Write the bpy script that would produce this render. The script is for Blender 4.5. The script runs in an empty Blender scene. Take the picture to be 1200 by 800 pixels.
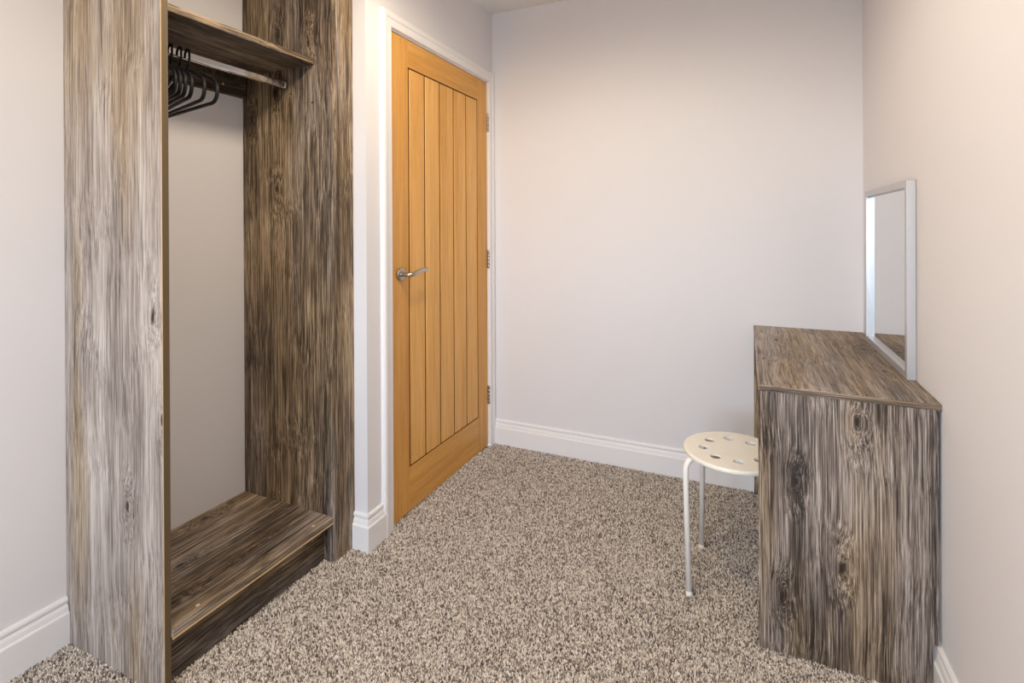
import bpy, bmesh, math, random
import numpy as np
from mathutils import Vector, Matrix

scene = bpy.context.scene
COL = scene.collection
random.seed(7)

# ------------------------------------------------------------------ camera
F_PX, YAW, PITCH, ROLL, PY, CAM_H = 608.95, 0.42316, 0.00287, -0.00406, 266.85, 1.2054
cam_data = bpy.data.cameras.new('camera')
cam = bpy.data.objects.new('camera', cam_data)
COL.objects.link(cam)
scene.camera = cam
cam_data.sensor_width = 36.0
cam_data.lens = 36.0 * F_PX / 1200.0
cam_data.shift_y = -(400.0 - PY) / 1200.0
cam_data.clip_start = 0.02
fw = Vector((-math.sin(YAW) * math.cos(PITCH), math.cos(YAW) * math.cos(PITCH), -math.sin(PITCH)))
rt = Vector((math.cos(YAW), math.sin(YAW), 0.0))
up = rt.cross(fw)
r2 = rt * math.cos(ROLL) + up * math.sin(ROLL)
u2 = up * math.cos(ROLL) - rt * math.sin(ROLL)
m = Matrix.Identity(4)
for i in range(3):
    m[i][0], m[i][1], m[i][2] = r2[i], u2[i], -fw[i]
m.translation = (0, 0, CAM_H)
cam.matrix_world = m

# ------------------------------------------------------------------ light and exposure
SKY_STRENGTH = 17.5
LAMP_WATTS = 24.0
LX = -0.66
scene.view_settings.view_transform = 'Standard'
scene.view_settings.look = 'None'
scene.view_settings.gamma = 1.0
scene.view_settings.use_curve_mapping = False
scene.view_settings.exposure = 0.78
scene.cycles.use_denoising = True
scene.cycles.max_bounces = 10
scene.cycles.diffuse_bounces = 7
scene.cycles.caustics_reflective = False
scene.cycles.caustics_refractive = False

world = bpy.data.worlds.new('overcast_sky')
scene.world = world
world.use_nodes = True
wn, wl = world.node_tree.nodes, world.node_tree.links
wn.clear()
w_out = wn.new('ShaderNodeOutputWorld')
w_bg = wn.new('ShaderNodeBackground')
w_tc = wn.new('ShaderNodeTexCoord')
w_sep = wn.new('ShaderNodeSeparateXYZ')
w_rmp = wn.new('ShaderNodeValToRGB')
w_map = wn.new('ShaderNodeMapRange')
w_map.inputs['From Min'].default_value = -1
w_map.inputs['From Max'].default_value = 1
wl.new(w_tc.outputs['Generated'], w_sep.inputs[0])
wl.new(w_sep.outputs['Z'], w_map.inputs['Value'])
wl.new(w_map.outputs[0], w_rmp.inputs['Fac'])
e = w_rmp.color_ramp.elements
e[0].position, e[0].color = 0.48, (0.20, 0.21, 0.22, 1)
e[1].position, e[1].color = 0.52, (0.62, 0.79, 1.0, 1)
wl.new(w_rmp.outputs['Color'], w_bg.inputs['Color'])
w_bg.inputs['Strength'].default_value = SKY_STRENGTH
wl.new(w_bg.outputs[0], w_out.inputs[0])

# ------------------------------------------------------------------ dimensions (metres)
CEIL = 2.391
FL = -0.005                 # carpet backing, the pile rises to about z = 0
X_DOOR = -1.293             # wall with the door
X_LEFT = -1.812             # wall behind the wardrobe
X_RIGHT = 0.451
Y_BACK = 2.608
Y_REAR = -2.6
Y_PIER = 1.546
WIN_X0, WIN_X1, WIN_Z0, WIN_Z1 = -1.33, -0.03, 0.92, 2.10

portal_d = bpy.data.lights.new('window_daylight', 'AREA')
portal_d.shape = 'RECTANGLE'
portal_d.size, portal_d.size_y = WIN_X1 - WIN_X0, WIN_Z1 - WIN_Z0
portal_d.cycles.is_portal = True
portal = bpy.data.objects.new('window_daylight', portal_d)
COL.objects.link(portal)
portal.location = ((WIN_X0 + WIN_X1) / 2, Y_REAR - 0.13, (WIN_Z0 + WIN_Z1) / 2)
portal.rotation_euler = (math.radians(90), 0, 0)

# ------------------------------------------------------------------ helpers
def lin(c):
    c = c / 255.0
    return c / 12.92 if c <= 0.04045 else ((c + 0.055) / 1.055) ** 2.4

def rgb(r, g, b):
    return (lin(r), lin(g), lin(b), 1.0)

class Mat:
    """small wrapper around a principled node material"""
    def __init__(self, name, color=(0.8, 0.8, 0.8, 1), rough=0.5, metal=0.0, spec=0.5):
        self.m = bpy.data.materials.new(name)
        self.m.use_nodes = True
        self.n = self.m.node_tree.nodes
        self.l = self.m.node_tree.links
        self.p = self.n['Principled BSDF']
        self.p.inputs['Base Color'].default_value = color
        self.p.inputs['Roughness'].default_value = rough
        self.p.inputs['Metallic'].default_value = metal
        self.p.inputs['Specular IOR Level'].default_value = spec
    def new(self, t, **kw):
        nd = self.n.new(t)
        for k, v in kw.items():
            setattr(nd, k, v)
        return nd
    def math(self, op, a, b=None, clamp=False):
        nd = self.new('ShaderNodeMath', operation=op)
        nd.use_clamp = clamp
        for i, v in enumerate((a, b)):
            if v is None:
                continue
            if isinstance(v, (int, float)):
                nd.inputs[i].default_value = v
            else:
                self.l.new(v, nd.inputs[i])
        return nd.outputs[0]
    def noise(self, vec, scale, detail=3.0, rough=0.55):
        nd = self.new('ShaderNodeTexNoise')
        nd.inputs['Scale'].default_value = scale
        nd.inputs['Detail'].default_value = detail
        nd.inputs['Roughness'].default_value = rough
        self.l.new(vec, nd.inputs['Vector'])
        return nd.outputs['Fac']
    def ramp(self, fac, stops, interp='LINEAR'):
        nd = self.new('ShaderNodeValToRGB')
        cr = nd.color_ramp
        cr.interpolation = interp
        while len(cr.elements) < len(stops):
            cr.elements.new(0.5)
        for el, (pos, c) in zip(cr.elements, stops):
            el.position = pos
            el.color = c
        self.l.new(fac, nd.inputs['Fac'])
        return nd.outputs['Color']
    def mix(self, fac, a, b, blend='MIX'):
        nd = self.new('ShaderNodeMix', data_type='RGBA', blend_type=blend)
        if isinstance(fac, (int, float)):
            nd.inputs[0].default_value = fac
        else:
            self.l.new(fac, nd.inputs[0])
        for i, v in ((6, a), (7, b)):
            if isinstance(v, tuple):
                nd.inputs[i].default_value = v
            else:
                self.l.new(v, nd.inputs[i])
        return nd.outputs[2]
    def bump(self, h, strength, dist):
        nd = self.new('ShaderNodeBump')
        nd.inputs['Strength'].default_value = strength
        nd.inputs['Distance'].default_value = dist
        self.l.new(h, nd.inputs['Height'])
        self.l.new(nd.outputs[0], self.p.inputs['Normal'])
    def coords(self):
        return self.new('ShaderNodeTexCoord').outputs['Object']
    def vec(self, x, y, z):
        nd = self.new('ShaderNodeCombineXYZ')
        for i, v in enumerate((x, y, z)):
            if isinstance(v, (int, float)):
                nd.inputs[i].default_value = v
            else:
                self.l.new(v, nd.inputs[i])
        return nd.outputs[0]
    def sep(self, v):
        nd = self.new('ShaderNodeSeparateXYZ')
        self.l.new(v, nd.inputs[0])
        return nd.outputs

def wood_laminate(name, axis, seed, shift=0.0, warm=0.0, contrast=1.0):
    """weathered grey-brown pine laminate, grain running along the given axis"""
    M = Mat(name, rough=0.5, spec=0.35)
    s = M.sep(M.coords())
    along = {'X': s[0], 'Y': s[1], 'Z': s[2]}[axis]
    oth = [s[i] for i in range(3) if 'XYZ'[i] != axis]
    a1 = M.math('ADD', oth[0], seed * 0.37)
    a2 = M.math('ADD', oth[1], seed * 0.71)
    al = M.math('ADD', along, seed * 1.9)
    # knots: sparse stretched cells that bend the grain around them
    jig = M.math('MULTIPLY', M.noise(M.vec(M.math('MULTIPLY', a1, 14.0), M.math('MULTIPLY', a2, 14.0), M.math('MULTIPLY', al, 14.0)), 1.0, 2.0), 0.10)
    kv = M.vec(M.math('ADD', M.math('MULTIPLY', M.math('ADD', a1, a2), 7.0), jig), M.math('ADD', M.math('MULTIPLY', al, 2.6), jig), 0.0)
    vor = M.new('ShaderNodeTexVoronoi', feature='F1', voronoi_dimensions='2D')
    vor.inputs['Scale'].default_value = 1.0
    M.l.new(kv, vor.inputs['Vector'])
    dist = vor.outputs['Distance']
    pick = M.new('ShaderNodeSeparateColor')
    M.l.new(vor.outputs['Color'], pick.inputs[0])
    some = M.math('GREATER_THAN', pick.outputs[0], 0.66)
    near = M.math('MULTIPLY', M.math('SUBTRACT', 1.0, M.math('MULTIPLY', dist, 2.8), clamp=True), some)
    near2 = M.math('MULTIPLY', near, near)
    # gentle wander of the grain
    wv = M.vec(M.math('MULTIPLY', a1, 3.0), M.math('MULTIPLY', a2, 3.0), M.math('MULTIPLY', al, 1.6))
    wander = M.math('MULTIPLY', M.math('SUBTRACT', M.noise(wv, 1.0, 2.0), 0.5), 0.045)
    push = M.math('ADD', wander, M.math('MULTIPLY', near2, 0.026))
    b1 = M.math('ADD', a1, push)
    b2 = M.math('ADD', a2, push)
    def streak(across, lng, detail, rough=0.6):
        v = M.vec(M.math('MULTIPLY', b1, across), M.math('MULTIPLY', b2, across), M.math('MULTIPLY', al, lng))
        return M.noise(v, 1.0, detail, rough)
    broad = streak(9.0, 0.55, 2.0)
    mid = streak(34.0, 1.3, 4.0)
    fine = streak(180.0, 2.2, 4.0, 0.72)
    hair = streak(430.0, 6.0, 3.0, 0.7)
    blot = M.noise(M.vec(M.math('MULTIPLY', a1, 5.0), M.math('MULTIPLY', a2, 5.0), M.math('MULTIPLY', al, 2.2)), 1.0, 3.0)
    t = M.math('ADD', M.math('MULTIPLY', broad, 0.26), M.math('MULTIPLY', mid, 0.30))
    t = M.math('ADD', t, M.math('MULTIPLY', fine, 0.66))
    t = M.math('ADD', t, M.math('MULTIPLY', hair, 0.78))
    t = M.math('ADD', t, M.math('MULTIPLY', blot, 0.34))
    t = M.math('SUBTRACT', t, M.math('MULTIPLY', near2, 0.05))
    t = M.math('SUBTRACT', t, 0.705 - shift)
    t = M.math('ADD', M.math('MULTIPLY', M.math('SUBTRACT', t, 0.53), contrast), 0.53)
    grey = M.ramp(t, [(0.32, rgb(44, 37, 33)), (0.43, rgb(92, 82, 75)), (0.52, rgb(136, 125, 117)),
                      (0.62, rgb(172, 162, 154)), (0.74, rgb(204, 196, 187))])
    brown = M.ramp(t, [(0.32, rgb(42, 32, 23)), (0.43, rgb(92, 76, 57)), (0.52, rgb(138, 118, 92)),
                       (0.62, rgb(174, 154, 126)), (0.74, rgb(202, 186, 160))])
    hue = M.ramp(streak(6.0, 0.7, 2.0), [(0.40 - warm, (0, 0, 0, 1)), (0.60 - warm, (1, 1, 1, 1))])
    hs = M.new('ShaderNodeSeparateColor')
    M.l.new(hue, hs.inputs[0])
    col = M.mix(hs.outputs[0], grey, brown)
    # dark knot hearts and hairline cracks
    heart = M.math('SUBTRACT', 1.0, M.math('MULTIPLY', dist, 17.0), clamp=True)
    heart = M.math('MULTIPLY', heart, some)
    col = M.mix(M.math('MULTIPLY', heart, 1.6, clamp=True), col, rgb(40, 31, 25))
    crack = M.math('SUBTRACT', 0.36, streak(135.0, 2.0, 2.0, 0.5))
    crack = M.math('MULTIPLY', crack, 16.0, clamp=True)
    col = M.mix(M.math('MULTIPLY', crack, 0.75), col, rgb(48, 39, 33))
    M.l.new(col, M.p.inputs['Base Color'])
    M.bump(M.math('ADD', fine, hair), 0.15, 0.0010)
    return M.m

def wood_oak(name, axis, seed, tint=(1, 1, 1)):
    M = Mat(name, rough=0.42, spec=0.4)
    s = M.sep(M.coords())
    along = {'X': s[0], 'Y': s[1], 'Z': s[2]}[axis]
    oth = [s[i] for i in range(3) if 'XYZ'[i] != axis]
    a1 = M.math('ADD', oth[0], seed * 0.43)
    a2 = M.math('ADD', oth[1], seed * 0.29)
    def streak(across, lng, detail):
        v = M.vec(M.math('MULTIPLY', a1, across), M.math('MULTIPLY', a2, across), M.math('MULTIPLY', along, lng))
        return M.noise(v, 1.0, detail)
    t = M.math('ADD', M.math('MULTIPLY', streak(16, 0.8, 3), 0.45), M.math('MULTIPLY', streak(110, 4.0, 3), 0.35))
    t = M.math('ADD', t, M.math('MULTIPLY', streak(420, 22.0, 2), 0.2))
    c = lambda r, g, b: rgb(r * tint[0], g * tint[1], b * tint[2])
    col = M.ramp(t, [(0.32, c(192, 136, 58)), (0.50, c(218, 164, 88)), (0.68, c(232, 184, 110))])
    M.l.new(col, M.p.inputs['Base Color'])
    M.bump(streak(300, 12, 2), 0.12, 0.0008)
    return M.m

def paint(name, color, rough=0.75, bump=0.08, scale=260.0):
    M = Mat(name, color, rough, spec=0.25)
    co = M.coords()
    n = M.noise(co, 1.6, 2.0)
    dark = tuple(c * 0.965 for c in color[:3]) + (1,)
    M.l.new(M.mix(n, dark, color), M.p.inputs['Base Color'])
    M.bump(M.noise(co, scale, 3.0), bump, 0.0006)
    return M.m

def plain(name, color, rough, metal=0.0, spec=0.5, grain=None):
    M = Mat(name, color, rough, metal, spec)
    co = M.coords()
    n = M.noise(co, 40.0 if grain is None else grain, 2.0)
    lo = tuple(c * 0.93 for c in color[:3]) + (1,)
    M.l.new(M.mix(n, lo, color), M.p.inputs['Base Color'])
    return M.m

def emit(name, color, strength):
    M = Mat(name, color, 0.4)
    M.p.inputs['Emission Color'].default_value = color
    M.p.inputs['Emission Strength'].default_value = strength
    return M.m

# ---- mesh building
def mesh_obj(name, bm, mat, parent=None, smooth=False, recalc=True):
    if recalc:
        bmesh.ops.recalc_face_normals(bm, faces=bm.faces)
    me = bpy.data.meshes.new(name)
    bm.to_mesh(me)
    bm.free()
    me.materials.append(mat)
    if smooth:
        for p in me.polygons:
            p.use_smooth = True
    o = bpy.data.objects.new(name, me)
    COL.objects.link(o)
    if parent is not None:
        o.parent = parent
        o.matrix_parent_inverse = Matrix.Translation(-parent.location)
    return o

def add_box(bm, x0, x1, y0, y1, z0, z1, bevel=0.0, seg=2):
    vs = [bm.verts.new((x, y, z)) for x in (x0, x1) for y in (y0, y1) for z in (z0, z1)]
    fs = [(0, 1, 3, 2), (4, 6, 7, 5), (0, 4, 5, 1), (2, 3, 7, 6), (0, 2, 6, 4), (1, 5, 7, 3)]
    faces = [bm.faces.new([vs[i] for i in f]) for f in fs]
    if bevel:
        ed = list({e for f in faces for e in f.edges})
        bmesh.ops.bevel(bm, geom=ed, offset=bevel, segments=seg, profile=0.5, affect='EDGES')
    return bm

def box(name, mat, parent, x0, x1, y0, y1, z0, z1, bevel=0.0, seg=2):
    return mesh_obj(name, add_box(bmesh.new(), x0, x1, y0, y1, z0, z1, bevel, seg), mat, parent)

def add_prism(bm, pts, axis, a0, a1):
    """extrude a 2D outline along an axis; X: (y,z)  Y: (x,z)  Z: (x,y)"""
    def p3(p, a):
        return {'X': (a, p[0], p[1]), 'Y': (p[0], a, p[1]), 'Z': (p[0], p[1], a)}[axis]
    v0 = [bm.verts.new(p3(p, a0)) for p in pts]
    v1 = [bm.verts.new(p3(p, a1)) for p in pts]
    n = len(pts)
    bm.faces.new(v0)
    bm.faces.new(v1[::-1])
    for i in range(n):
        bm.faces.new([v0[i], v1[i], v1[(i + 1) % n], v0[(i + 1) % n]])
    return bm

def add_tube(bm, pts, r, seg=12, caps=True):
    pts = [Vector(p) for p in pts]
    rings = []
    prev = None
    for i, p in enumerate(pts):
        t = (pts[min(i + 1, len(pts) - 1)] - pts[max(i - 1, 0)]).normalized()
        if prev is None:
            ref = Vector((0, 0, 1)) if abs(t.z) < 0.9 else Vector((1, 0, 0))
            n1 = t.cross(ref).normalized()
        else:
            n1 = (prev - t * prev.dot(t)).normalized()
        prev = n1
        n2 = t.cross(n1)
        rr = r[i] if isinstance(r, (list, tuple)) else r
        rings.append([bm.verts.new(p + (n1 * math.cos(2 * math.pi * k / seg) + n2 * math.sin(2 * math.pi * k / seg)) * rr) for k in range(seg)])
    for a, b in zip(rings, rings[1:]):
        for k in range(seg):
            bm.faces.new([a[k], a[(k + 1) % seg], b[(k + 1) % seg], b[k]])
    if caps:
        bm.faces.new(rings[0][::-1])
        bm.faces.new(rings[-1])
    return bm

def add_lathe(bm, prof, center, axis='Z', seg=28):
    cx, cy, cz = center
    rings = []
    for r, h in prof:
        ring = []
        for k in range(seg):
            a = 2 * math.pi * k / seg
            c, s_ = r * math.cos(a), r * math.sin(a)
            ring.append(bm.verts.new({'Z': (cx + c, cy + s_, cz + h), 'X': (cx + h, cy + c, cz + s_)}[axis]))
        rings.append(ring)
    for a, b in zip(rings, rings[1:]):
        for k in range(seg):
            bm.faces.new([a[k], a[(k + 1) % seg], b[(k + 1) % seg], b[k]])
    bm.faces.new(rings[0])
    bm.faces.new(rings[-1])
    return bm

def smooth_path(pts, n=8):
    """Catmull-Rom through the points"""
    P = [Vector(p) for p in pts]
    P = [P[0] * 2 - P[1]] + P + [P[-1] * 2 - P[-2]]
    out = []
    for i in range(1, len(P) - 2):
        p0, p1, p2, p3 = P[i - 1:i + 3]
        for k in range(n):
            t = k / n
            out.append(0.5 * ((2 * p1) + (p2 - p0) * t + (2 * p0 - 5 * p1 + 4 * p2 - p3) * t * t + (3 * p1 - p0 - 3 * p2 + p3) * t ** 3))
    out.append(P[-2])
    return out

def fillet(pts, r, n=6):
    """round the inner corners of a polyline"""
    P = [Vector(p) for p in pts]
    out = [P[0]]
    for i in range(1, len(P) - 1):
        a, b, c = P[i - 1], P[i], P[i + 1]
        u, v = (a - b), (c - b)
        rr = min(r, u.length * 0.49, v.length * 0.49)
        p, q = b + u.normalized() * rr, b + v.normalized() * rr
        for k in range(n + 1):
            t = k / n
            out.append(p * (1 - t) ** 2 + b * 2 * t * (1 - t) + q * t * t)
    out.append(P[-1])
    return out

def add_sweep(bm, path, normals, prof):
    """sweep a (out, z) profile along a plan path; normals[i] is the (mitre) offset direction at each point"""
    rows = [[bm.verts.new((p[0] + n[0] * o, p[1] + n[1] * o, z)) for o, z in prof] for p, n in zip(path, normals)]
    k = len(prof)
    for a, b in zip(rows, rows[1:]):
        for i in range(k):
            bm.faces.new([a[i], b[i], b[(i + 1) % k], a[(i + 1) % k]])
    bm.faces.new(rows[0])
    bm.faces.new(rows[-1][::-1])
    return bm

def structure(o, label=None):
    o['kind'] = 'structure'
    if label:
        o['label'] = label
    return o

def tag(o, label, cat, group=None):
    o['label'] = label
    o['category'] = cat
    if group:
        o['group'] = group
    return o

def thing(name, loc, label, cat, group=None):
    o = bpy.data.objects.new(name, None)
    o.empty_display_size = 0.1
    o.location = loc
    COL.objects.link(o)
    return tag(o, label, cat, group)

# ------------------------------------------------------------------ materials
M_WALL = paint('wall_paint', (0.755, 0.753, 0.782, 1))
M_CEIL = paint('ceiling_paint', (0.82, 0.81, 0.805, 1), 0.85)
M_TRIM = paint('gloss_trim_paint', (0.82, 0.82, 0.84, 1), 0.32, 0.03, 120)
LAM_Z = wood_laminate('grey_pine_laminate_upright', 'Z', 1.0, 0.11, -0.08, 0.75)
LAM_Z2 = wood_laminate('grey_pine_laminate_upright_b', 'Z', 5.3, -0.005, 0.08, 1.15)
LAM_Z3 = wood_laminate('grey_pine_laminate_upright_c', 'Z', 8.6, 0.02, 0.04)
LAM_Z4 = wood_laminate('grey_pine_laminate_upright_d', 'Z', 12.1, 0.01, -0.14)
LAM_X = wood_laminate('grey_pine_laminate_crosswise', 'X', 4.2, 0.0, 0.0, 0.7)
LAM_Y = wood_laminate('grey_pine_laminate_lengthwise', 'Y', 3.7, 0.015, 0.06, 1.1)
LAM_Y2 = wood_laminate('grey_pine_laminate_lengthwise_b', 'Y', 6.2, -0.03, 0.02)
LAM_Y3 = wood_laminate('grey_pine_laminate_lengthwise_c', 'Y', 14.8, 0.05, 0.0, 0.75)
M_RAW = plain('raw_chipboard_edge', rgb(206, 176, 130), 0.8, grain=300)
M_EDGE = plain('laminate_edge_band', rgb(90, 74, 50), 0.6, grain=200)
M_STEEL = plain('brushed_steel', rgb(188, 184, 178), 0.28, 1.0)
M_CHROME = plain('chrome_rail', rgb(236, 234, 232), 0.08, 1.0)
M_ALU = plain('brushed_aluminium', rgb(205, 205, 207), 0.4, 0.7)
M_MIRROR = plain('mirror_glass', (0.86, 0.87, 0.86, 1), 0.01, 1.0)
M_BLACK = plain('black_plastic', rgb(12, 12, 16), 0.5, 0.0, 0.3)
M_STOOLSEAT = plain('cream_seat_plastic', rgb(244, 241, 230), 0.42)
M_STOOLLEG = plain('white_powder_coated_steel', rgb(243, 241, 237), 0.35)
M_CAP = plain('pale_screw_cap', rgb(205, 188, 160), 0.6)
M_UPVC = plain('white_window_plastic', (0.82, 0.82, 0.82, 1), 0.35)
M_DARK = plain('dark_gap', rgb(40, 30, 22), 0.9)
M_GROOVE = plain('groove_stain_and_shade', rgb(58, 34, 12), 0.8)  # board grooves: their shadow is put into this dark colour along with stain
M_LENS = emit('warm_lens', (1.0, 0.80, 0.55, 1), 12.0)

gm = bpy.data.materials.new('window_glass')
gm.use_nodes = True
gn, gl = gm.node_tree.nodes, gm.node_tree.links
gn.clear()
g_out = gn.new('ShaderNodeOutputMaterial')
g_mix = gn.new('ShaderNodeMixShader')
g_fr = gn.new('ShaderNodeFresnel')
g_t = gn.new('ShaderNodeBsdfTransparent')
g_g = gn.new('ShaderNodeBsdfGlossy')
g_g.inputs['Roughness'].default_value = 0.01
gl.new(g_fr.outputs[0], g_mix.inputs[0])
gl.new(g_t.outputs[0], g_mix.inputs[1])
gl.new(g_g.outputs[0], g_mix.inputs[2])
gl.new(g_mix.outputs[0], g_out.inputs[0])

# carpet: twisted two-tone pile
MC = Mat('carpet_backing', rough=0.95, spec=0.1)
cv = MC.new('ShaderNodeTexVoronoi', feature='F1')
cv.inputs['Scale'].default_value = 210.0
MC.l.new(MC.coords(), cv.inputs['Vector'])
cs = MC.new('ShaderNodeSeparateColor')
MC.l.new(cv.outputs['Color'], cs.inputs[0])
CARPET = [(0.0, rgb(86, 78, 74)), (0.25, rgb(148, 138, 130)), (0.5, rgb(210, 200, 190)), (0.78, rgb(239, 231, 222)), (1.0, rgb(251, 246, 240))]
MC.l.new(MC.ramp(cs.outputs[0], CARPET), MC.p.inputs['Base Color'])
MC.bump(cv.outputs['Distance'], 0.8, 0.003)
M_CARPET = MC.m
MP = Mat('carpet_yarn', rough=0.95, spec=0.1)
at = MP.new('ShaderNodeAttribute', attribute_name='yarn')
MP.l.new(MP.ramp(at.outputs['Fac'], CARPET), MP.p.inputs['Base Color'])
M_YARN = MP.m

# ------------------------------------------------------------------ room shell
T = 0.12
floor = structure(box('floor', M_CARPET, None, X_LEFT - T, X_RIGHT + T, Y_REAR - T, Y_BACK + T, FL - 0.1, FL),
                  'grey and beige flecked carpet')
structure(box('ceiling', M_CEIL, None, X_LEFT - T, X_RIGHT + T, Y_REAR - T, Y_BACK + T, CEIL, CEIL + 0.1))
structure(box('wall_back', M_WALL, None, X_DOOR - T, X_RIGHT + T, Y_BACK, Y_BACK + T, FL, CEIL))
structure(box('wall_right', M_WALL, None, X_RIGHT, X_RIGHT + T, Y_REAR, Y_BACK, FL, CEIL))
structure(box('wall_left', M_WALL, None, X_LEFT - T, X_LEFT, Y_REAR, Y_PIER + T, FL, CEIL))
structure(box('wall_return', M_WALL, None, X_LEFT, X_DOOR - T, Y_PIER, Y_PIER + T, FL, CEIL))
D_Y0, D_Y1, D_Z0, D_Z1 = 1.7045, 2.5445, 0.007, 1.990     # door leaf
LIN = 0.016                                                # visible lining
O_Y0, O_Y1, O_Z1 = D_Y0 - 0.003 - LIN - 0.014, D_Y1 + 0.003 + LIN + 0.014, D_Z1 + 0.003 + LIN + 0.014
bm = bmesh.new()
add_prism(bm, [(Y_PIER, FL), (Y_PIER, CEIL), (Y_BACK, CEIL), (Y_BACK, FL), (O_Y1, FL), (O_Y1, O_Z1), (O_Y0, O_Z1), (O_Y0, FL)],
          'X', X_DOOR - T, X_DOOR)
structure(mesh_obj('wall_doorway', bm, M_WALL))
# rear wall with the window opening (behind the camera)
bm = bmesh.new()
x0, x1 = X_LEFT - T, X_RIGHT + T
yr0, yr1 = Y_REAR - T, Y_REAR
add_box(bm, x0, WIN_X0, yr0, yr1, FL, CEIL)
add_box(bm, WIN_X1, x1, yr0, yr1, FL, CEIL)
add_box(bm, WIN_X0, WIN_X1, yr0, yr1, FL, WIN_Z0)
add_box(bm, WIN_X0, WIN_X1, yr0, yr1, WIN_Z1, CEIL)
structure(mesh_obj('wall_rear', bm, M_WALL))

# window: two casements with glass and a sill
bm = bmesh.new()
wy0, wy1 = Y_REAR - 0.10, Y_REAR - 0.04
add_box(bm, WIN_X0, WIN_X1, wy0, wy1, WIN_Z0, WIN_Z0 + 0.06)
add_box(bm, WIN_X0, WIN_X1, wy0, wy1, WIN_Z1 - 0.06, WIN_Z1)
xm = (WIN_X0 + WIN_X1) / 2
for xa, xb in ((WIN_X0, WIN_X0 + 0.06), (xm - 0.04, xm + 0.04), (WIN_X1 - 0.06, WIN_X1)):
    add_box(bm, xa, xb, wy0, wy1, WIN_Z0 + 0.06, WIN_Z1 - 0.06)
win = structure(mesh_obj('window_1', bm, M_UPVC))
for xa, xb in ((WIN_X0 + 0.05, xm - 0.03), (xm + 0.03, WIN_X1 - 0.05)):
    box('pane', gm, win, xa, xb, Y_REAR - 0.072, Y_REAR - 0.068, WIN_Z0 + 0.05, WIN_Z1 - 0.05)
box('window_sill', M_TRIM, win, WIN_X0 - 0.05, WIN_X1 + 0.05, Y_REAR - 0.04, Y_REAR + 0.09, WIN_Z0 - 0.025, WIN_Z0 + 0.004, 0.004)

# skirting boards
SK = [(0, FL), (0.018, FL), (0.018, 0.086), (0.0175, 0.089), (0.0155, 0.0915), (0.0135, 0.093), (0.0128, 0.097), (0.0112, 0.105),
      (0.0085, 0.111), (0.0062, 0.1135), (0.0062, 0.1165), (0.0095, 0.118), (0.0105, 0.122), (0.0102, 0.127), (0.0085, 0.1305),
      (0.006, 0.133), (0, 0.133)]
WARD_Y0 = 0.845
ARC_Y0 = D_Y0 - 0.003 - 0.013 - 0.060     # outer edge of the near architrave leg
structure(mesh_obj('baseboard_left', add_sweep(bmesh.new(), [(X_LEFT, Y_REAR), (X_LEFT, WARD_Y0 - 0.001)], [(1, 0), (1, 0)], SK), M_TRIM))
structure(mesh_obj('baseboard_pier', add_sweep(bmesh.new(), [(-1.3515, Y_PIER), (X_DOOR, Y_PIER), (X_DOOR, ARC_Y0 + 0.0015)],
                                               [(0, -1), (1, -1), (1, 0)], SK), M_TRIM))
structure(mesh_obj('baseboard_back', add_sweep(bmesh.new(), [(X_DOOR + 0.016, Y_BACK), (X_RIGHT, Y_BACK)], [(0, -1), (0, -1)], SK), M_TRIM))
structure(mesh_obj('baseboard_right', add_sweep(bmesh.new(), [(X_RIGHT, Y_REAR), (X_RIGHT, Y_BACK - 0.019)], [(-1, 0), (-1, 0)], SK), M_TRIM))
structure(mesh_obj('baseboard_rear', add_sweep(bmesh.new(), [(X_LEFT + 0.019, Y_REAR), (X_RIGHT - 0.019, Y_REAR)], [(0, 1), (0, 1)], SK), M_TRIM))

# ------------------------------------------------------------------ door, lining and architrave
# lining (jambs and head) as one frame
bm = bmesh.new()
l0, l1 = D_Y0 - 0.003, D_Y1 + 0.003
lt = D_Z1 + 0.003
add_prism(bm, [(O_Y0, FL), (O_Y0, O_Z1), (O_Y1, O_Z1), (O_Y1, FL), (l1, FL), (l1, lt), (l0, lt), (l0, FL)], 'X', X_DOOR - T, X_DOOR + 0.001)
structure(mesh_obj('trim_1', bm, M_TRIM), 'white painted door lining')
# architrave legs and head: stepped moulding, mitred
AR = [(0.0, 0.0), (0.0, 0.011), (0.004, 0.0135), (0.030, 0.0135), (0.033, 0.0165), (0.040, 0.0185), (0.050, 0.0185), (0.056, 0.016), (0.060, 0.011), (0.060, 0.0)]
ai0, ai1, ait = l0 - 0.013, l1 + 0.003, lt + 0.006     # inner edges
def arch_piece(name, ends):
    """ends: function (distance-from-inner-edge) -> two (y, z) end points"""
    bm = bmesh.new()
    ra, rb = [], []
    for w, h in AR:
        (ya, za), (yb, zb) = ends(w)
        ra.append(bm.verts.new((X_DOOR + h, ya, za)))
        rb.append(bm.verts.new((X_DOOR + h, yb, zb)))
    k = len(AR)
    for i in range(k):
        bm.faces.new([ra[i], rb[i], rb[(i + 1) % k], ra[(i + 1) % k]])
    bm.faces.new(ra)
    bm.faces.new(rb[::-1])
    return structure(mesh_obj(name, bm, M_TRIM), 'white painted architrave moulding')
RW = (Y_BACK - ai1) / 0.060      # the far leg is trimmed to fit against the back wall
arch_piece('trim_2', lambda w: ((ai0 - w, FL), (ai0 - w, ait + w)))
arch_piece('trim_3', lambda w: ((ai0 - w, ait + w), (ai1 + w * RW, ait + w)))
arch_piece('trim_4', lambda w: ((ai1 + w * RW, FL), (ai1 + w * RW, ait + w)))

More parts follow.
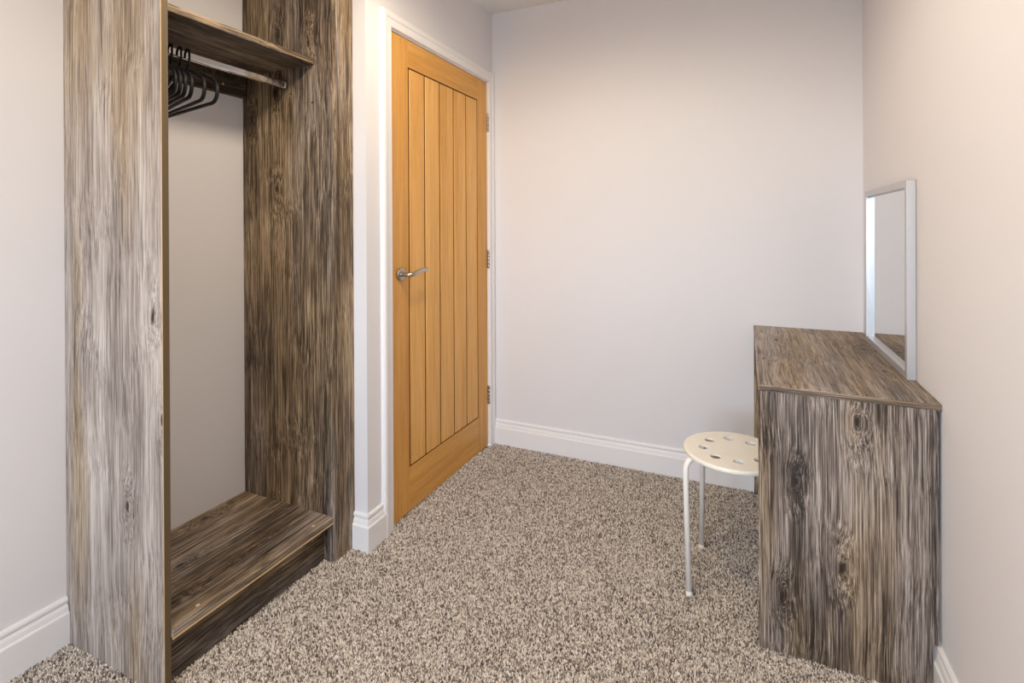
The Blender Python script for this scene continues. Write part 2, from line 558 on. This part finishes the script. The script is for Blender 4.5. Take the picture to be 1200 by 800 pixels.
OAK_Z = wood_oak('oak_veneer_stile', 'Z', 1.0, (0.97, 0.95, 0.9))
OAK_Y = wood_oak('oak_veneer_rail', 'Y', 2.0, (0.97, 0.95, 0.9))
OAK_B = [wood_oak('oak_veneer_board_%d' % i, 'Z', 3.0 + i * 1.7, (1.03, 1.04, 1.08)) for i in range(3)]
dx1 = X_DOOR - 0.003
dx0 = dx1 - 0.035
py0, py1, pz0, pz1 = 1.818, 2.440, 0.192, 1.876
bm = add_box(bmesh.new(), dx0, dx1 - 0.0045, py0 - 0.02, py1 + 0.02, pz0 - 0.02, pz1 + 0.02)
door = structure(mesh_obj('door_1', bm, M_GROOVE), 'oak cottage door with five vertical boards and steel lever handle')
box('stile', OAK_Z, door, dx0, dx1, D_Y0, py0 - 0.001, D_Z0, D_Z1, 0.0012)
box('stile', OAK_Z, door, dx0, dx1, py1 + 0.001, D_Y1, D_Z0, D_Z1, 0.0012)
box('rail', OAK_Y, door, dx0, dx1, py0 - 0.001, py1 + 0.001, D_Z0, pz0 - 0.001, 0.0008)
box('rail', OAK_Y, door, dx0, dx1, py0 - 0.001, py1 + 0.001, pz1 + 0.001, D_Z1, 0.0008)
bw = (py1 - py0) / 5
for i in range(5):
    box('board', OAK_B[i % 3], door, dx0 + 0.004, dx1 - 0.0006, py0 + bw * i + (0.0105 if i == 0 else 0.0055), py0 + bw * (i + 1) - (0.0095 if i == 4 else 0.0055), pz0 + 0.005, pz1 - 0.005, 0.0012, 1)
# lever handle on a round rose
hy, hz = 1.757, 1.010
bm = add_lathe(bmesh.new(), [(0.026, 0.0), (0.026, 0.006), (0.0245, 0.008), (0.012, 0.009), (0.0115, 0.009)], (dx1, hy, hz), 'X', 32)
handle = mesh_obj('handle', bm, M_STEEL, door, True)
handle['label'] = 'brushed steel round rose'
path = smooth_path([(dx1 + 0.006, hy, hz), (dx1 + 0.035, hy, hz), (dx1 + 0.048, hy + 0.004, hz), (dx1 + 0.055, hy + 0.018, hz + 0.002),
                    (dx1 + 0.056, hy + 0.050, hz + 0.009), (dx1 + 0.054, hy + 0.085, hz + 0.013), (dx1 + 0.053, hy + 0.118, hz + 0.013)], 6)
n = len(path)
lev = mesh_obj('lever', add_tube(bmesh.new(), path, [0.0095 if i < n * 0.5 else 0.0095 - 0.002 * (i / n - 0.5) for i in range(n)], 14), M_STEEL, handle, True)
# three butt hinges: knuckle and two leaves
for z in (1.774, 1.027, 0.282):
    ky = D_Y1 + 0.0055
    bm = bmesh.new()
    for k in range(5):
        add_lathe(bm, [(0.0052, 0.0), (0.0058, 0.0006), (0.0058, 0.0186), (0.0052, 0.0192)], (dx1 + 0.006, ky, z - 0.05 + k * 0.02), 'Z', 14)
    h = mesh_obj('hinge', bm, M_STEEL, door, True)
    box('hinge_leaf', M_STEEL, h, dx1 - 0.004, dx1 + 0.003, ky - 0.0065, ky - 0.001, z - 0.05, z + 0.05)
    box('hinge_leaf', M_STEEL, h, X_DOOR - 0.004, X_DOOR + 0.0025, ky + 0.001, ky + 0.011, z - 0.05, z + 0.05)

# ------------------------------------------------------------------ wardrobe
WX0 = X_LEFT + 0.001
WFN, WFR = -1.364, -1.353           # front edges of the near and far side panels
WARD_Y1 = 1.437
WTOP = CEIL - 0.004
BZ = 0.163
ward = thing('wardrobe', (-1.58, 1.15, FL), 'open wardrobe of weathered grey-brown laminate built into the alcove', 'wardrobe')
sp = box('side_panel', LAM_Z, ward, WX0, WFN - 0.0012, WARD_Y0, WARD_Y0 + 0.018, FL, WTOP)
box('edge_band', M_EDGE, sp, WFN - 0.0012, WFN, WARD_Y0 + 0.0012, WARD_Y0 + 0.018, FL, WTOP)['label'] = 'olive brown edge band'
box('raw_edge', M_RAW, sp, WFN - 0.0012, WFN, WARD_Y0, WARD_Y0 + 0.0012, FL, WTOP)
sp2 = box('side_panel', LAM_Z2, ward, WX0, WFR, WARD_Y1, WARD_Y1 + 0.018, FL, WTOP, 0.0012)
box('filler_panel', LAM_Z3, ward, -1.372, -1.3535, WARD_Y1 + 0.0188, Y_PIER - 0.0005, FL, WTOP, 0.0012)
# shelf with its pale front edge, and the batten below it on the wall
sh = box('shelf', LAM_Y2, ward, WX0, -1.4412, WARD_Y0 + 0.018, WARD_Y1, 1.800, 1.820)
box('edge_band', LAM_Y, sh, -1.4412, -1.440, WARD_Y0 + 0.018, WARD_Y1, 1.800, 1.820)
bt = box('batten', LAM_Y2, ward, WX0, WX0 + 0.018, WARD_Y0 + 0.018, WARD_Y1, 1.712, 1.800, 0.001)
mesh_obj('screw_cap', add_lathe(bmesh.new(), [(0.0045, 0), (0.0045, 0.0008), (0.003, 0.0014)], (WX0 + 0.018, 1.339, 1.746), 'X', 14), M_CAP, bt)
# base board with front lip, raw strip under it, recessed plinth
bb = box('base_board', LAM_Y, ward, WX0, -1.357, WARD_Y0 + 0.018, WARD_Y1, BZ - 0.022, BZ, 0.002)
box('raw_edge', M_RAW, bb, -1.3595, -1.3565, WARD_Y0 + 0.018, WARD_Y1, BZ - 0.0255, BZ - 0.0205)['label'] = 'pale raw chipboard strip'
for x, y in ((-1.384, 0.948), (-1.380, 1.365)):
    mesh_obj('screw_cap', add_lathe(bmesh.new(), [(0.0055, -0.001), (0.0055, 0.0004), (0.004, 0.001)], (x, y, BZ), 'Z', 16), M_CAP, bb)
box('plinth', LAM_Y2, ward, -1.416, -1.400, WARD_Y0 + 0.018, WARD_Y1, FL, BZ - 0.022)
# oval chrome hanging rail with sockets
RX, RZ = -1.581, 1.739
bm = bmesh.new()
prof = [(0.0075 * math.cos(a), 0.0065 * math.sin(a) + (0.0075 if math.sin(a) > 0 else -0.0075)) for a in [2 * math.pi * (k + 0.5) / 24 for k in range(24)]]
add_prism(bm, [(RX + p[0], RZ + p[1]) for p in prof], 'Y', WARD_Y0 + 0.018, WARD_Y1 - 0.0005)
rail = mesh_obj('hanging_rail', bm, M_CHROME, ward)
rail['label'] = 'oval chrome hanging rail'
for ya, yb in ((WARD_Y0 + 0.018, WARD_Y0 + 0.026), (WARD_Y1 - 0.008, WARD_Y1)):
    bm = bmesh.new()
    add_prism(bm, [(RX + p[0] * 1.5, RZ + p[1] * 1.3) for p in prof], 'Y', ya, yb)
    mesh_obj('rail_socket', bm, M_STEEL, rail)
for x, z in ((-1.553, 1.704), (-1.447, 1.662)):
    bm = bmesh.new()
    add_prism(bm, [(x + 0.0035 * math.cos(a), z + 0.0035 * math.sin(a)) for a in [2 * math.pi * k / 12 for k in range(12)]], 'Y', WARD_Y1 - 0.0008, WARD_Y1 + 0.0005)
    mesh_obj('screw_hole', bm, M_DARK, sp2)

# black plastic hangers on the rail: hook, shoulders and trouser bar
def hanger_meshes():
    r = 0.0052
    hook = []
    R = 0.0185
    for k in range(15):                                  # over the rail (rail centre at z=0)
        a = math.radians(-25 + 205 * k / 14)
        hook.append((-R * math.cos(a), 0, R * math.sin(a)))
    hook = [(p[0], 0, p[2]) for p in hook]
    neck = smooth_path([hook[-1], (0.0175, 0, -0.014), (0.012, 0, -0.030), (0.0, 0, -0.040), (0.0, 0, -0.056)], 5)
    b1 = add_tube(bmesh.new(), hook + neck[1:], 0.0034, 10)
    W = 0.193
    body = [(0, 0, -0.050), (0.03, 0, -0.053), (0.10, 0, -0.075), (W - 0.032, 0, -0.099), (W - 0.006, 0, -0.114), (W + 0.006, 0, -0.137), (W - 0.001, 0, -0.159), (W - 0.020, 0, -0.170), (W - 0.06, 0, -0.171), (0, 0, -0.171)]
    full = body + [(-x, y, z) for x, y, z in body[-2::-1]]
    b2 = add_tube(bmesh.new(), smooth_path(full, 6), r, 10)
    out = []
    for nm, b in (('hook', b1), ('shoulder_frame', b2)):
        bmesh.ops.recalc_face_normals(b, faces=b.faces)
        me = bpy.data.meshes.new(nm)
        b.to_mesh(me)
        b.free()
        me.materials.append(M_BLACK)
        for p in me.polygons:
            p.use_smooth = True
        out.append((nm, me))
    return out
HM = hanger_meshes()
HANG = [(1.058, 1.018), (1.034, 0.981), (1.007, 0.945), (0.988, 0.927), (0.970, 0.913), (0.952, 0.899)]
ORD = ['end', 'second', 'third', 'fourth', 'fifth', 'sixth']
for i, (y, ye) in enumerate(HANG):
    h = thing('clothes_hanger', (RX, y, RZ), 'black plastic hanger, %s in the row counted from the empty length of rail' % ORD[i], 'hanger', 'black hangers on the wardrobe rail')
    h.rotation_euler.z = math.atan2(ye - y, 0.19)
    for nm, me in HM:
        o = bpy.data.objects.new(nm, me)
        COL.objects.link(o)
        o.parent = h

# ------------------------------------------------------------------ dressing table
DX0, DY0, DZ = 0.030, 1.644, 0.752
desk = thing('dressing_table', (0.24, 2.12, FL), 'weathered grey-brown laminate dressing table in the corner by the mirror', 'dressing table')
box('top', LAM_Y3, desk, DX0, X_RIGHT - 0.0005, DY0 - 0.002, Y_BACK - 0.0005, DZ - 0.019, DZ, 0.003, 3)
box('edge_band', LAM_X, desk, DX0 + 0.003, X_RIGHT - 0.0006, DY0 - 0.0032, DY0 - 0.001, DZ - 0.0165, DZ - 0.0025, 0.0008)
nt = 0.0195
px1 = X_RIGHT - 0.007
for ya, yb in ((DY0, DY0 + 0.018), (Y_BACK - 0.04, Y_BACK - 0.022)):
    bm = bmesh.new()
    add_prism(bm, [(DX0 + 0.001, FL), (X_RIGHT - nt, FL), (X_RIGHT - nt, 0.135), (px1, 0.135), (px1, DZ - 0.019), (DX0 + 0.001, DZ - 0.019)], 'Y', ya, yb)
    mesh_obj('end_panel', bm, LAM_Z4 if ya < 2 else LAM_Z2, desk)
box('back_panel', LAM_Y, desk, X_RIGHT - 0.040, X_RIGHT - 0.022, DY0 + 0.018, Y_BACK - 0.04, 0.40, DZ - 0.019)
box('apron', LAM_Y, desk, DX0 + 0.03, DX0 + 0.048, DY0 + 0.018, Y_BACK - 0.04, DZ - 0.075, DZ - 0.019)

# mirror standing on the table against the wall
MX0, MX1, MY0, MY1, MZ0, MZ1 = 0.4275, 0.4500, 1.857, 2.442, DZ, 1.336
mir = thing('mirror', (0.44, 2.15, DZ), 'square silver-framed mirror standing on the dressing table against the wall', 'mirror')
fwid = 0.021
box('frame_stile', M_ALU, mir, MX0, MX1, MY0, MY0 + fwid, MZ0, MZ1, 0.0008)
box('frame_stile', M_ALU, mir, MX0, MX1, MY1 - fwid, MY1, MZ0, MZ1, 0.0008)
box('frame_rail', M_ALU, mir, MX0, MX1, MY0 + fwid, MY1 - fwid, MZ0, MZ0 + fwid, 0.0008)
box('frame_rail', M_ALU, mir, MX0, MX1, MY0 + fwid, MY1 - fwid, MZ1 - fwid, MZ1, 0.0008)
box('mirror_glass', M_MIRROR, mir, MX1 - 0.008, MX1 - 0.004, MY0 + fwid, MY1 - fwid, MZ0 + fwid, MZ1 - fwid)
box('backing', M_DARK, mir, MX1 - 0.004, MX1 - 0.0005, MY0 + fwid, MY1 - fwid, MZ0 + fwid, MZ1 - fwid)

# ------------------------------------------------------------------ stool
SC = Vector((-0.040, 1.895, 0))
SR, SZ = 0.160, 0.452
stool = thing('stool', (SC.x, SC.y, FL), 'white round stool with holes in the seat pushed under the dressing table', 'stool')
def stool_seat():
    """disc with a ring of eight round holes and a rolled rim"""
    bm = bmesh.new()
    K, HR, HC = 12, 0.0175, 0.094
    nseg = 8
    top_in = []
    def sector(z, flip):
        # each 45 degree sector: inner arc, outer arc, a round hole between
        faces = []
        for s_ in range(nseg):
            a0 = math.radians(11 + 45 * s_)
            hole = [(HC * math.cos(a0) + HR * math.cos(a0 + 2 * math.pi * k / K + math.pi / K), HC * math.sin(a0) + HR * math.sin(a0 + 2 * math.pi * k / K + math.pi / K)) for k in range(K)]
            faces.append(hole)
        return faces
    holes = sector(0, False)
    lower, upper = SZ - 0.006, SZ
    # triangulated plate with holes through triangle_fill
    loops = []
    for z in (upper, lower):
        es = []
        outer = [bm.verts.new((SC.x + (SR - 0.005) * math.cos(2 * math.pi * k / 64), SC.y + (SR - 0.005) * math.sin(2 * math.pi * k / 64), z)) for k in range(64)]
        ed = [bm.edges.new((outer[k], outer[(k + 1) % 64])) for k in range(64)]
        hv = []
        for h in holes:
            vs = [bm.verts.new((SC.x + p[0], SC.y + p[1], z)) for p in h]
            ed += [bm.edges.new((vs[k], vs[(k + 1) % K])) for k in range(K)]
            hv.append(vs)
        bmesh.ops.triangle_fill(bm, use_beauty=True, use_dissolve=False, edges=ed)
        loops.append((outer, hv))
    for a, b in zip(loops[0][1], loops[1][1]):
        for k in range(K):
            bm.faces.new([a[k], a[(k + 1) % K], b[(k + 1) % K], b[k]])
    # rolled rim
    prev = loops[0][0]
    for r, z in ((SR - 0.0015, upper - 0.0012), (SR, upper - 0.004), (SR, upper - 0.0125), (SR - 0.002, upper - 0.014), (SR - 0.005, upper - 0.0125)):
        ring = [bm.verts.new((SC.x + r * math.cos(2 * math.pi * k / 64), SC.y + r * math.sin(2 * math.pi * k / 64), z)) for k in range(64)]
        for k in range(64):
            bm.faces.new([prev[k], prev[(k + 1) % 64], ring[(k + 1) % 64], ring[k]])
        prev = ring
    low = loops[1][0]
    for k in range(64):
        bm.faces.new([prev[k], prev[(k + 1) % 64], low[(k + 1) % 64], low[k]])
    return bm
seat = mesh_obj('seat', stool_seat(), M_STOOLSEAT, stool)
seat['label'] = 'cream round seat with a ring of holes'
for p in seat.data.polygons:
    p.use_smooth = abs(p.normal.z) < 0.95 and (Vector((p.center.x, p.center.y, 0)) - SC).length > 0.13
LEGS = [((-0.186, 1.806), (-0.173, 1.783)), ((-0.147, 2.035), (-0.156, 2.068)), ((0.106, 2.014), (0.118, 2.040)), ((0.080, 1.765), (0.096, 1.742))]
for (kx, ky), (fx, fy) in LEGS:
    d = (Vector((kx, ky, 0)) - SC)
    start = SC + d * 0.30 + Vector((0, 0, SZ - 0.017))
    knee = Vector((kx, ky, SZ - 0.019))
    k2 = Vector((kx, ky, SZ - 0.018))
    path = fillet([start, k2, (fx, fy, FL + 0.001)], 0.045, 8)
    lg = mesh_obj('leg', add_tube(bmesh.new(), path, 0.0095, 14), M_STOOLLEG, stool, True)
    mesh_obj('foot_cap', add_lathe(bmesh.new(), [(0.0102, 0), (0.0106, 0.004), (0.0106, 0.014), (0.0098, 0.016)], (fx, fy, FL), 'Z', 16), M_STOOLLEG, lg, True)
bm = bmesh.new()
add_lathe(bm, [(0.055, -0.010), (0.055, -0.004)], (SC.x, SC.y, SZ - 0.004), 'Z', 24)
mesh_obj('leg_plate', bm, M_STOOLLEG, stool)

# ------------------------------------------------------------------ recessed ceiling downlights (above the view, light the room)
for ly, power, where in ((1.15, 1.02, 'between the wardrobe and the dressing table'), (-0.12, 1.12, 'in the middle of the room'),
                       (-1.39, 0.8, 'nearest the window')):
    lamp = thing('downlight', (LX, ly, CEIL), 'small round recessed ceiling downlight ' + where, 'downlight', 'recessed ceiling downlights')
    bm = bmesh.new()
    rings = []
    for r_, h_ in ((0.058, 0.0), (0.056, -0.005), (0.050, -0.006), (0.046, -0.003), (0.045, 0.0)):
        rings.append([bm.verts.new((LX + r_ * math.cos(a), ly + r_ * math.sin(a), CEIL + h_)) for a in [2 * math.pi * k / 32 for k in range(32)]])
    for ra, rb in zip(rings, rings[1:] + rings[:1]):
        for k in range(32):
            bm.faces.new([ra[k], ra[(k + 1) % 32], rb[(k + 1) % 32], rb[k]])
    mesh_obj('bezel', bm, M_STEEL, lamp, True)
    mesh_obj('lens', add_lathe(bmesh.new(), [(0.045, 0.002), (0.045, -0.002)], (LX, ly, CEIL), 'Z', 16), M_LENS, lamp)
    ld = bpy.data.lights.new('downlight_beam', 'SPOT')
    ld.energy = LAMP_WATTS * power
    ld.color = (1.0, 0.82, 0.60)
    ld.spot_size, ld.spot_blend = math.radians(179), 0.45
    ld.shadow_soft_size = 0.08
    lo = bpy.data.objects.new('downlight_beam', ld)
    COL.objects.link(lo)
    lo.location = (LX, ly, CEIL - 0.085)
    lo.parent = lamp
    lo.matrix_parent_inverse = Matrix.Translation(-lamp.location)

# ------------------------------------------------------------------ carpet pile over the part of the floor in view
rng = np.random.default_rng(3)
step = 0.0042
gx, gy = np.meshgrid(np.arange(X_LEFT, X_RIGHT, step), np.arange(0.35, Y_BACK, step))
px = (gx + rng.uniform(-.5, .5, gx.shape) * step).ravel()
py = (gy + rng.uniform(-.5, .5, gy.shape) * step).ravel()
keep = ~((px < -1.402) & (py > WARD_Y0 + 0.01)) & ~((px < X_DOOR - 0.02) & (py > Y_PIER)) & ~((px < -1.37) & (py > WARD_Y1))
keep &= ~((px > 0.1) & (py < 1.5))      # beyond the view on the near right
keep &= ~((py < 0.7) & (px > -0.35))
px, py = px[keep], py[keep]
n = len(px)
hgt = rng.uniform(0.0035, 0.0085, n)
rad = rng.uniform(0.0021, 0.0032, n)
ang = rng.uniform(0, 2 * math.pi, n)
tilt = rng.uniform(0.0, 0.003, n)
ta = rng.uniform(0, 2 * math.pi, n)
# each tuft: a low twisted stub, three foot corners, three shoulder corners and a flat tip
co = np.zeros((n, 6, 3), np.float32)
for k in range(3):
    a = ang + k * 2 * math.pi / 3
    co[:, k] = np.stack([px + np.cos(a) * rad, py + np.sin(a) * rad, np.full(n, FL)], 1)
    b = a + 0.5
    co[:, 3 + k] = np.stack([px + np.cos(b) * rad * 0.62 + np.cos(ta) * tilt, py + np.sin(b) * rad * 0.62 + np.sin(ta) * tilt, FL + hgt * (0.85 + 0.15 * (k == 0))], 1)
tri = np.array([[0, 1, 4], [0, 4, 3], [1, 2, 5], [1, 5, 4], [2, 0, 3], [2, 3, 5], [3, 4, 5]], np.int32)
faces = (np.arange(n, dtype=np.int32)[:, None, None] * 6 + tri[None]).reshape(-1)
me = bpy.data.meshes.new('carpet_pile')
me.vertices.add(n * 6)
me.vertices.foreach_set('co', co.reshape(-1))
nf = n * 7
me.loops.add(nf * 3)
me.loops.foreach_set('vertex_index', faces)
me.polygons.add(nf)
me.polygons.foreach_set('loop_start', np.arange(0, nf * 3, 3, dtype=np.int32))
me.update(calc_edges=True)
attr = me.attributes.new('yarn', 'FLOAT', 'POINT')
attr.data.foreach_set('value', np.repeat(rng.uniform(0, 1, n), 6).astype(np.float32))
me.materials.append(M_YARN)
pile = bpy.data.objects.new('carpet_pile', me)
COL.objects.link(pile)
pile.parent = floor
pile['kind'] = 'stuff'
